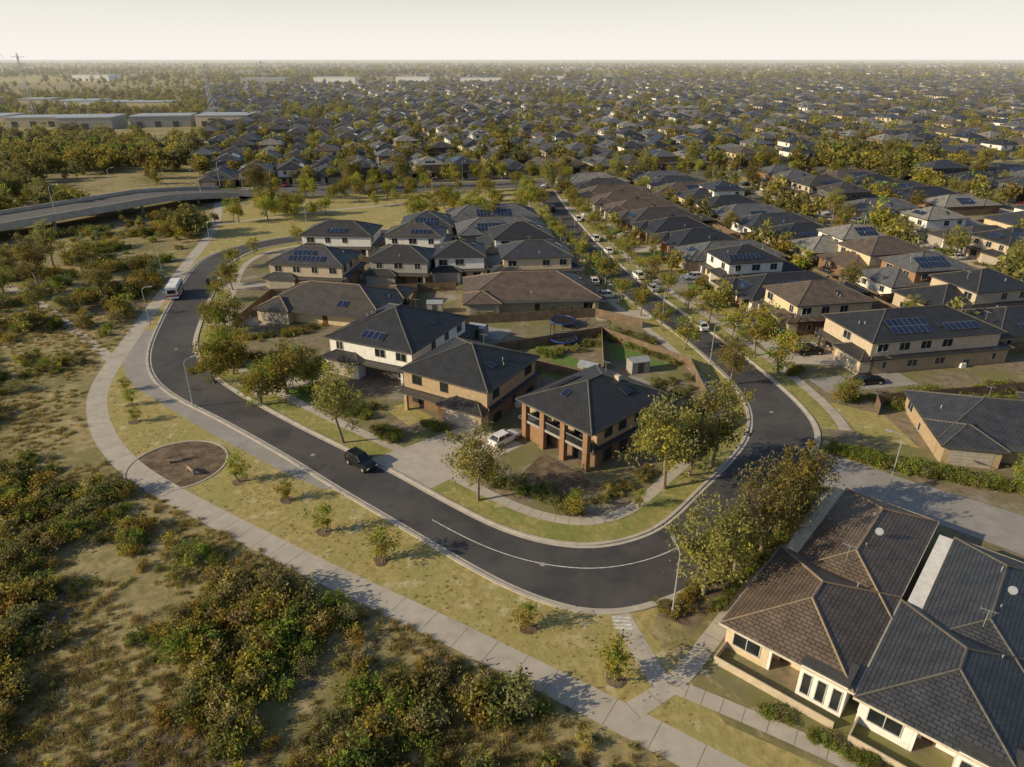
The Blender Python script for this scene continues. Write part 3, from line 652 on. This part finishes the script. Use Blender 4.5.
for _ in range(4200):
    y=random.uniform(115,430); x=random.uniform(-.8*y-40,-60)
    if y<260 and pathdist(x,y)<3.5: continue
    if y>=250 and x>-.5*y: continue
    db=np.hypot(BVn[:,0]-x,BVn[:,1]-y); i=int(db.argmin())
    if np.hypot(LPn[:,0]-x,LPn[:,1]-y).min()<3.5 or db[i]<14: continue
    near=db[i]<40 and y<BVn[i][1]
    if near and random.random()<.6: continue
    nz=noise.noise(Vector((x*.022,y*.022,4)))
    if random.random()<.24+nz*1.5:
        lt.append((x,y,0,(random.choice([.2,.3,.4]) if near else random.choice([.25,.35,.5,.8,1.0,1.15])) if y>150 else random.choice([.25,.3,.4,.5]),random.uniform(0,6.28),random.choices([0,1,2,3,4,5,6],[3,3,1,2,3,1,1])[0]))
scatter('woodland_trees',lt,cFar)
dt=[]
for _ in range(22000):
    y=300*math.exp(random.random()*3.1); x=random.uniform(-.85,.95)*y
    inh=(x>-.40*y-10) and y<1420
    nz=noise.noise(Vector((x*.009,y*.009,3)))
    if inh and nz<.34 and random.random()<.63: continue
    if inh and nz<.34 and y<450 and random.random()<.5: continue
    if np.hypot(BVn[:,0]-x,BVn[:,1]-y).min()<10: continue
    nz2=noise.noise(Vector((x*.0025,y*.002,8)))
    if not inh and random.random()>.6+nz2*1.4: continue
    if -455<x<-190 and 440<y<560: continue
    s=random.uniform(.5,1.3)*(1 if y<1500 else 1.6)*(random.choice([.5,.7,1.0]) if inh and nz<.34 else 1)
    dt.append((x,y,-.1,s,random.uniform(0,6.28),random.choices([0,1,2,3,4],[3,3,1.8,2,3])[0]))
scatter('distant_trees',dt,cFar)
fh=[(x,y,0,random.uniform(.9,1.12),r,random.randrange(len(VAR))) for x,y,r in far]
for _ in range(2800):
    y=1450*math.exp(random.random()*1.3); x=random.uniform(-.3,.9)*y
    if noise.noise(Vector((x*.003,y*.003,13)))<-.05: continue
    fh.append((x,y,0,random.choice([1,1.1,1.4]),R(14)+random.choice([0,1.57,3.14]),random.randrange(len(VAR))))
scatter('distant_houses',fh,cHouse)
for dd in (0.3,13,-12,19):
    acc=0;pl=offset(BV,dd)
    for i in range(len(pl)-1):
        acc+=(pl[i+1]-pl[i]).length
        if acc>8 and pl[i].x>-92 and pl[i].x<400:
            acc=0; place(random.choice(GOLD+EUC[:1]),'street_tree',(pl[i].x+random.uniform(-2,2),pl[i].y+random.uniform(-2,2),0),random.uniform(0,6),random.uniform(.8,1.35))
for _ in range(60):
    x=random.uniform(-85,8);y=random.uniform(205,258)
    place(random.choice(GOLD+LIME[:1]),'street_tree',(x,y,0),random.uniform(0,6),random.uniform(.7,1.45))
scatter('garden_trees',[(x,y,0,s*1.3,random.uniform(0,6),random.choice([0,1,1,2,4,5,6])) for x,y,s in tree_spots],cFar)
def T_(lst,name,meshes,h0):
    for (x,y,h,*k) in lst:
        s=h/h0; wd=k[0] if k else 1
        place(random.choice(meshes),name,(x,y,0),random.uniform(0,6.28),(s*wd,s*wd,s))
T_([(-21.9,76.5,11.4,.75),(-3.8,63.8,9.5,.85),(17.6,66.2,12.4,.85),(24.3,71,11.5,.85),(33.2,93.8,8.5,.8),(17.8,48.8,10.2,.95),(25.1,54.6,11.2,.75),(31.1,61,9.6,.8),(21.5,51.8,8),(28,57.8,8),(21,68.8,8),(-60,141,7),(-83.8,134.3,8.5),(-101.3,141,12),(-97,150,10),(-92,126,7),(-110,160,11),(-104,134,8),(-112,147,9)],'eucalyptus_tree',EUC,10)
T_([(-33.3,90.6,8.2),(-36,87.5,6),(-43.9,97.8,7.6),(-47,103,6),(-52,116,7),(-30,93,5.5),(-45.5,94.5,5),(60,66.5,4),(48,88,4)],'garden_tree',LIME,5.5)
YT=[(-32,67.5,4.0),(-25.3,63.8,3.1),(-19.7,58.1,3.9),(-12.9,53.6,4.6),(-54.6,87.2,3.0),(-51.6,82.1,2.8),(1.4,44.7,3.3),(8.3,39.2,4.6)]
T_(YT+[(6.9,61,3.8),(-58,92,2.6),(-2,68,2.4),(14,62.5,2.6)],'young_tree',SMALL,3.2)
for pl_,cond,step,lo,hi in ((offset(OUT,-1.8),lambda p:p.y>96 and p.x>0,6.5,.8,1.5),(offset(IN,2.0),lambda p:p.y>104 and p.x>0,7.5,.8,1.4),(offset(IN,2.0),lambda p:p.x<-50,12,.5,1.0)):
    acc=4; tr=[p for p in pl_ if cond(p)]
    for i in range(len(tr)-1):
        acc+=(tr[i+1]-tr[i]).length
        if acc>step: acc=0; place(random.choice(GOLD),'street_tree',(*tr[i],0),random.uniform(0,6),random.uniform(lo,hi))
mr=MB()
for (x,y,_) in YT:
    mr.face([(x+.85*math.cos(a)*(1+.15*math.sin(3*a+x)),y+.85*math.sin(a)*(1+.15*math.cos(2*a+y)),.011) for a in np.linspace(0,2*math.pi,18,endpoint=False)],'mulch')
mr.obj('mulch_rings')
sheet('driveway',[(-17.5,72.5),(-9.5,66),(1.5,76),(-5,82)],.019,'conc')
sheet('driveway',[(-43,95),(-37,89.5),(-29,96),(-31,100)],.019,'conc')
sheet('driveway',[(-58.5,124),(-57,118.5),(-46,119.5),(-46,124)],.019,'conc')
sheet('driveway',[(-65,146),(-64,141),(-52,142),(-52,147)],.019,'conc')
sheet('driveway',[(23,139),(22,133),(16,133),(16,138)],.019,'conc')
sheet('driveway',[(26,128),(27,123),(16,122),(16,127)],.019,'conc')
sheet('driveway',[(43,112),(44,102),(56,101),(55,111)],.019,'conc')
sheet('driveway',[(46,96),(47,91),(62,94),(61,99)],.021,'conc2')
sheet('patio',[(1,69),(6,64),(11,66),(4,74)],.0215,'mulch'); sheet('patio',[(13,90),(18,86),(24,92),(19,97)],.012,'conc2'); sheet('patio',[(-12,116),(-2,112),(0,117),(-10,121)],.012,'conc2')
sheet('lawn',[(3,100),(9,93.5),(15,98),(9,106)],.013,'lawn'); sheet('lawn',[(-35,93),(-30,88),(-27,90.5),(-31,96)],.012,'lawn')
sheet('lawn',[(17,104),(21,101),(26,101),(17,111)],.0125,'lawn'); sheet('lawn',[(-14,126),(-4,125),(-4,121.5),(-12,121)],.0125,'lawn')
sheet('lawn',[(46,79),(52,75),(52,84),(46,88)],.012,'verge'); sheet('lawn',[(70,86),(95,92),(93,97),(70,90)],.012,'lawn'); sheet('lawn',[(-18,86),(-14,81),(-11,83.5),(-15,88)],.012,'verge')
cf=MB()
for a,b in [((16,114),(28.5,100)),((28.5,100),(28,86)),((28,86),(20,77)),((16,114),(-3,106)),((16,114),(14,94)),((3,100),(14,94)),((-20,118),(16,124)),((16,124),(24,118)),((-20,118),(-20,140)),((-10,144),(20,146)),((-50,136),(-12,141)),((-50,136),(-51,118)),((-16,163),(-16,200)),((-52,160),(-16,163)),((16,162),(-16,163)),((-16,180),(12,183)),((52,87),(100,95)),((52,87),(51,84)),((76,86),(77,66))]:
    wall_fence(Vector(a),Vector(b),1.8,cf)
cf.obj('timber_fence')
def hedge(a,b,n,ids_,s=(.5,.9),j=.4):
    for i in range(n):
        t=random.random(); gs.append((a[0]+(b[0]-a[0])*t+random.uniform(-j,j),a[1]+(b[1]-a[1])*t+random.uniform(-j,j),0,random.uniform(*s),random.uniform(0,6),random.choice(ids_)))
hedge((-1,67.5),(7,62),60,[0,5,3,1,4],(.35,.8),1.2); hedge((9,62.5),(17,70),24,[1,6,0],(.3,.7),.8)
hedge((-30,92),(-20,84),50,[0,1,3],(.4,.9),1.8); hedge((-18,80),(-15,77),26,[3,0],(.5,.9),.8); hedge((-12,82),(-9,79),16,[3,1],(.4,.7),.8)
hedge((40.5,74.5),(50,68.5),60,[3,3,0],(.6,1.1),.8); hedge((46,71),(62,64),80,[3,3,1],(.6,1.1),.7)
hedge((17.8,46.2),(35.5,65.8),80,[3,0,1],(.35,.7),.35); hedge((18.5,36.8),(30,28.5),40,[0,3,1],(.3,.55),.35)
hedge((-46,112),(-36,118),40,[0,1,2],(.4,.8),1.5); hedge((-50,100),(-38,104),40,[1,2,6],(.4,.9),2.5)
hedge((17,118),(24,110),40,[0,1,4],(.4,.8),1.5); hedge((44,97),(46,100),24,[0,3,6],(.3,.7),.8); hedge((14,88),(27,94),50,[0,1,4],(.3,.8),3); hedge((5,105),(14,110),30,[0,1,3],(.4,.9),1.5); hedge((21,80),(27,86),30,[0,1],(.5,1),1)
hedge((13.5,45.8),(29,61),110,[2,6,1,4],(.25,.6),.9); hedge((54,88.5),(98,96),90,[0,1,3,4],(.5,1.1),1.0); hedge((80,108),(84,118),30,[0,1,3],(.5,1),1.5); hedge((54,86),(75,89),40,[0,1,3],(.4,.9),.7)
hedge((-18,121),(14,126),50,[0,1,3],(.4,1),.8); hedge((-45,137),(-14,142),60,[0,1,3],(.4,1),1); hedge((48,88),(62,90),30,[0,3,1],(.4,.8),1.2); hedge((16,113),(28,101),30,[0,1,3],(.4,.9),.8)
scatter('garden_shrubs',gs,cBush)
# ---------------- vehicles
def car_mesh(name,paint,suv=False,L=4.6):
    mb=MB(); k=L/4.6; hz=1.12 if suv else 1.0
    st_=[(-2.3,.38,.72,.70),(-2.2,.28,.93,.84),(-1.5,.24,1.0,.9),(.85,.24,.98,.9),(1.8,.24,.86,.87),(2.2,.3,.74,.8),(2.3,.36,.6,.68)]
    rings=[]
    for x,zl,zb,w in st_:
        zl*=hz;zb*=hz; zm=(zl+zb)/2
        rings.append([(x*k,-w*.93,zl),(x*k,-w,zm),(x*k,-w*.95,zb-.05),(x*k,-w*.8,zb),(x*k,w*.8,zb),(x*k,w*.95,zb-.05),(x*k,w,zm),(x*k,w*.93,zl)])
    for a,b in zip(rings,rings[1:]):
        for i in range(8):
            j=(i+1)%8; mb.face([a[i],a[j],b[j],b[i]],paint)
    mb.face(rings[0][::-1],paint); mb.face(rings[-1],paint)
    zb=.93*hz; zt=(1.46 if not suv else 1.72); rb=-2.15 if suv else -1.95
    lo=[(rb*k,-.8,zb),(1.0*k,-.8,zb),(1.0*k,.8,zb),(rb*k,.8,zb)]
    hi=[((rb+.45)*k,-.6,zt),(.15*k,-.62,zt),(.15*k,.62,zt),((rb+.45)*k,.6,zt)]
    for i in range(4):
        j=(i+1)%4; mb.face([lo[i],lo[j],hi[j],hi[i]],'carglass')
    mb.box(hi[0][0]-.03,hi[1][0]+.05,-.64,.64,zt-.03,zt+.035,paint)
    for i in range(4): mb.beam(lo[i],hi[i],.05,.045,paint,5,False)
    for s in (-1,1): mb.beam((-.5*k,s*.8,zb),(-.5*k,s*.62,zt),.05,.045,paint,5,False)
    for x in (-1.42*k,1.4*k):
        for s in (-1,1):
            y=s*.8; mb.beam((x,y-.13,.34),(x,y+.13,.34),.34,.34,'tyre',16); mb.beam((x,y+s*.13,.34),(x,y+s*.145,.34),.2,.19,'metal',10)
    for s in (-1,1):
        mb.box(2.2*k,2.31*k,s*.62-.16,s*.62+.16,.58*hz,.7*hz,'lampglass'); mb.box(-2.32*k,-2.22*k,s*.62-.15,s*.62+.15,.68*hz,.82*hz,'red')
        mb.box(.75*k,.95*k,s*.98-.1,s*.98+.1,.95*hz,1.08*hz,paint)
    mb.box(2.28*k,2.33*k,-.4,.4,.36*hz,.5*hz,'tyre')
    return mb.mesh(name)
CARS={c+str(s):car_mesh('car',('car_'+c),s) for c in('black','white','silver','red','blue') for s in (False,True)}
def car(c,suv,x,y,rot,name='parked_car'): place(CARS[c+str(suv)],name,(x,y,.02),R(rot))
car('black',True,-18.4,71.0,-41,'black_car'); car('white',False,-1.0,76.8,45); car('black',False,54.6,94.5,8); car('black',True,50,106,8)
car('white',False,18,146,98);car('white',True,28.5,150,100);car('white',False,24.5,172,98);car('silver',False,30,141,100);car('white',True,22.6,185,98);car('black',False,-66.5,146,107,'black_car');car('silver',True,17.2,176,98);car('white',False,34.5,118,104)
car('white',True,20,210,97);car('black',True,13,225,97);car('white',False,20,136,10)
for x,y,a in cspots: car(random.choice(['black','white','silver','blue','white','black','red']),random.random()<.5,x,y,a)
for _ in range(46):
    t=random.choice([72,145,218,291])+random.choice([-2.5,2.5,9,-9]); s=random.uniform(-50,150); x,y=fw(t,s)
    car(random.choice(['black','white','silver','blue','white']),random.random()<.5,x,y,ang+90)
mb=MB(); mb.box(-3.6,3.4,-1.1,1.1,.45,2.8,'white'); mb.box(-3.62,3.45,-1.12,1.12,.9,1.25,'red'); mb.box(-3.3,3.1,-1.13,1.13,1.6,2.3,'carglass'); mb.box(3.4,3.5,-.95,.95,1.4,2.4,'carglass'); mb.box(-3.66,-3.6,-.8,.8,1.5,2.3,'carglass'); mb.box(-3.3,3.2,-.9,.9,2.8,2.95,'white'); mb.box(3.46,3.7,-1.05,1.05,.45,1.3,'blue')
for x in (-2.3,2.3):
    for s in(-1,1): mb.beam((x,s*1.0-.14,.45),(x,s*1.0+.14,.45),.45,.45,'tyre',16)
mb.obj('minibus',(-70.3,137,.016),R(105))
def lamp_mesh():
    mb=MB(); mb.beam((0,0,0),(0,0,.9),.14,.13,'metal',8); mb.beam((0,0,.9),(0,0,7.2),.09,.055,'metal',8)
    pts=[(0,0,7.2),(.12,0,7.6),(.5,0,7.85),(1.3,0,7.98)]
    for a,b in zip(pts,pts[1:]): mb.beam(a,b,.045,.04,'metal',6)
    mb.box(1.2,2.0,-.16,.16,7.93,8.05,'metal'); mb.box(1.35,1.95,-.12,.12,7.9,7.928,'lampglass')
    return mb.mesh('street_lamp')
LM=lamp_mesh()
for x,y,a in [(-45.5,86.6,50),(14.3,46.2,100),(43.5,66,150),(-67.5,119.7,10),(32,101,0),(-79,150,10),(28,120,190),(20,150,190),(-78,175,0),(17,185,190),(-60,200,0),(40,290,90),(-20,285,90),(-90,262,60),(100,312,90),(-28,246,0)]:
    place(LM,'street_lamp',(x,y,0),R(a),.92)
for i in range(2,len(BV),3):
    if BV[i].x<-96: q=offset(BV,9.0 if i%2 else -8.4)[i]; place(LM,'street_lamp',(q.x,q.y,bz(q)),R(random.choice([60,240])),1.1)
for t in (67,140,213):
    for s in (-40,10,60,110,150): x,y=fw(t,s); place(LM,'street_lamp',(x,y,0),R(ang))
def bench(x,y,r):
    mb=MB()
    for s in (-.7,.7): mb.box(s-.05,s+.05,-.2,.25,0,.42,'metal'); mb.box(s-.04,s+.04,.2,.27,.42,.85,'metal')
    for i in range(4): mb.box(-.9,.9,-.2+i*.11,-.11+i*.11,.422,.46,'w_tan')
    for i in range(3): mb.box(-.9,.9,.15,.195,.52+i*.12,.61+i*.12,'w_tan')
    mb.obj('park_bench',(x,y,0),R(r))
bench(-41.5,72,30); bench(-38.5,69.5,140)
def tramp(x,y):
    mb=MB()
    for i in range(16):
        a=i*math.pi/8;b=(i+1)*math.pi/8; mb.beam((1.8*math.cos(a),1.8*math.sin(a),.8),(1.8*math.cos(b),1.8*math.sin(b),.8),.1,.1,'blue',5); mb.beam((1.8*math.cos(a),1.8*math.sin(a),2.4),(1.8*math.cos(b),1.8*math.sin(b),2.4),.04,.04,'tyre',5)
        if i%2==0: mb.beam((1.8*math.cos(a),1.8*math.sin(a),0),(1.8*math.cos(a),1.8*math.sin(a),2.4),.04,.04,'tyre',5)
    mb.face([(1.7*math.cos(i*math.pi/8),1.7*math.sin(i*math.pi/8),.8) for i in range(16)],'tyre'); mb.obj('trampoline',(x,y,0),0,1.3)
tramp(9,110.5); tramp(9.5,119.5)
def ware(x,y,w,d,h,r,k='w_white'):
    mb=MB(); mb.box(-w/2,w/2,-d/2,d/2,0,h,k); mb.box(-w/2-.3,w/2+.3,-d/2-.3,d/2+.3,h,h+.5,'metal')
    for i in range(int(w/12)): mb.box(-w/2+4+i*12,-w/2+8+i*12,-d/2-.1,-d/2,0,4,'glass')
    mb.obj('warehouse',(x,y,0),R(r))
for i in range(6): ware(-430+i*44,520+random.uniform(-8,25),random.uniform(34,42),random.uniform(24,34),random.uniform(6,8),random.uniform(4,12),random.choice(['w_grey','w_beige','w_white']))
for i in range(8): ware(-660+i*48+random.uniform(-8,8),700+random.uniform(-60,60),random.uniform(26,44),random.uniform(20,40),random.uniform(7,11),random.uniform(-5,8),random.choice(['w_white','w_grey','w_cream']))
for i in range(9): ware(-900+i*140,1650+random.uniform(-200,500),random.uniform(50,90),50,random.uniform(8,12),0,random.choice(['w_white','w_grey']))
sheet('dry_field',[(-1300,1500),(-700,1450),(-650,2000),(-1350,2100)],.02,'verge')
sheet('highway',[(-500,330),(-200,370),(-170,440),(-180,446),(-215,384),(-500,343)],.015,'conc2')
mb=MB(); h=62; mb.beam((0,0,0),(0,0,h),1.6,.9,'white',10); mb.box(-1.2,1.2,-2,3,h-1,h+1.6,'white')
for i in range(3):
    a=1.2+i*2*math.pi/3; mb.beam((0,-2.4,h),(math.cos(a)*h*.5,-2.4,h+math.sin(a)*h*.5),1.0,.2,'white',5)
mb.obj('wind_turbine',(-1330,1960,0),0)
def mast(x,y,h):
    mb=MB()
    for sx in(-1,1):
        for sy in(-1,1): mb.beam((sx*2,sy*2,0),(sx*.3,sy*.3,h),.2,.12,'metal',4)
    for i in range(8): z=h*i/8; q=2-1.7*i/8; mb.beam((-q,-q,z),(q*.9,-q*.9,z+h/8),.1,.1,'metal',4); mb.beam((q,q,z),(-q*.9,q*.9,z+h/8),.1,.1,'metal',4)
    for z in (.75,.85,.95): mb.beam((-5,0,h*z),(5,0,h*z),.15,.15,'metal',4)
    mb.obj('transmission_tower',(x,y,0))
mast(-366,560,48); mast(-470,600,46); mast(-300,900,42); mast(-700,1000,52); mast(-262,640,40)
# ---------------- light, world, camera
SD=Vector((-1,-.26)).normalized(); EL=R(24)
sun=bpy.data.lights.new('sun','SUN'); sun.energy=5; sun.angle=R(.5); sun.color=(1,.83,.54)
so=bpy.data.objects.new('sun',sun); COL.objects.link(so)
d=-Vector((SD.x*math.cos(EL),SD.y*math.cos(EL),math.sin(EL))); so.rotation_euler=d.to_track_quat('-Z','Y').to_euler()
w=bpy.data.worlds.new('World'); sc.world=w; w.use_nodes=True; N=w.node_tree.nodes; L=w.node_tree.links
bg=N['Background']; sky=N.new('ShaderNodeTexSky'); sky.sky_type='NISHITA'; sky.sun_disc=False; sky.sun_elevation=EL; sky.sun_rotation=math.atan2(SD.x,SD.y)%(2*math.pi)
sky.air_density=1.0; sky.dust_density=1.2; sky.ozone_density=1
tc=N.new('ShaderNodeTexCoord'); sx=N.new('ShaderNodeSeparateXYZ'); L.new(tc.outputs['Generated'],sx.inputs[0])
pw=N.new('ShaderNodeMath'); pw.operation='MULTIPLY'; L.new(sx.outputs[2],pw.inputs[0]); L.new(sx.outputs[2],pw.inputs[1])
mu=N.new('ShaderNodeMath'); mu.operation='MULTIPLY'; L.new(pw.outputs[0],mu.inputs[0]); mu.inputs[1].default_value=-85
ex=N.new('ShaderNodeMath'); ex.operation='EXPONENT'; L.new(mu.outputs[0],ex.inputs[0])
mx=N.new('ShaderNodeMix'); mx.data_type='RGBA'; L.new(ex.outputs[0],mx.inputs[0]); L.new(sky.outputs[0],mx.inputs[6]); mx.inputs[7].default_value=(8.6,8.25,7.65,1)
L.new(mx.outputs[2],bg.inputs[0]); bg.inputs[1].default_value=.11
cam=bpy.data.cameras.new('camera'); cam.sensor_width=36; cam.lens=24.01; cam.clip_end=30000; cam.clip_start=.5
co=bpy.data.objects.new('camera',cam); COL.objects.link(co); co.location=(0,0,45); co.rotation_euler=(R(90-25.5),0,0); sc.camera=co
sc.view_settings.view_transform='Standard'; sc.view_settings.look='None'; sc.view_settings.exposure=0
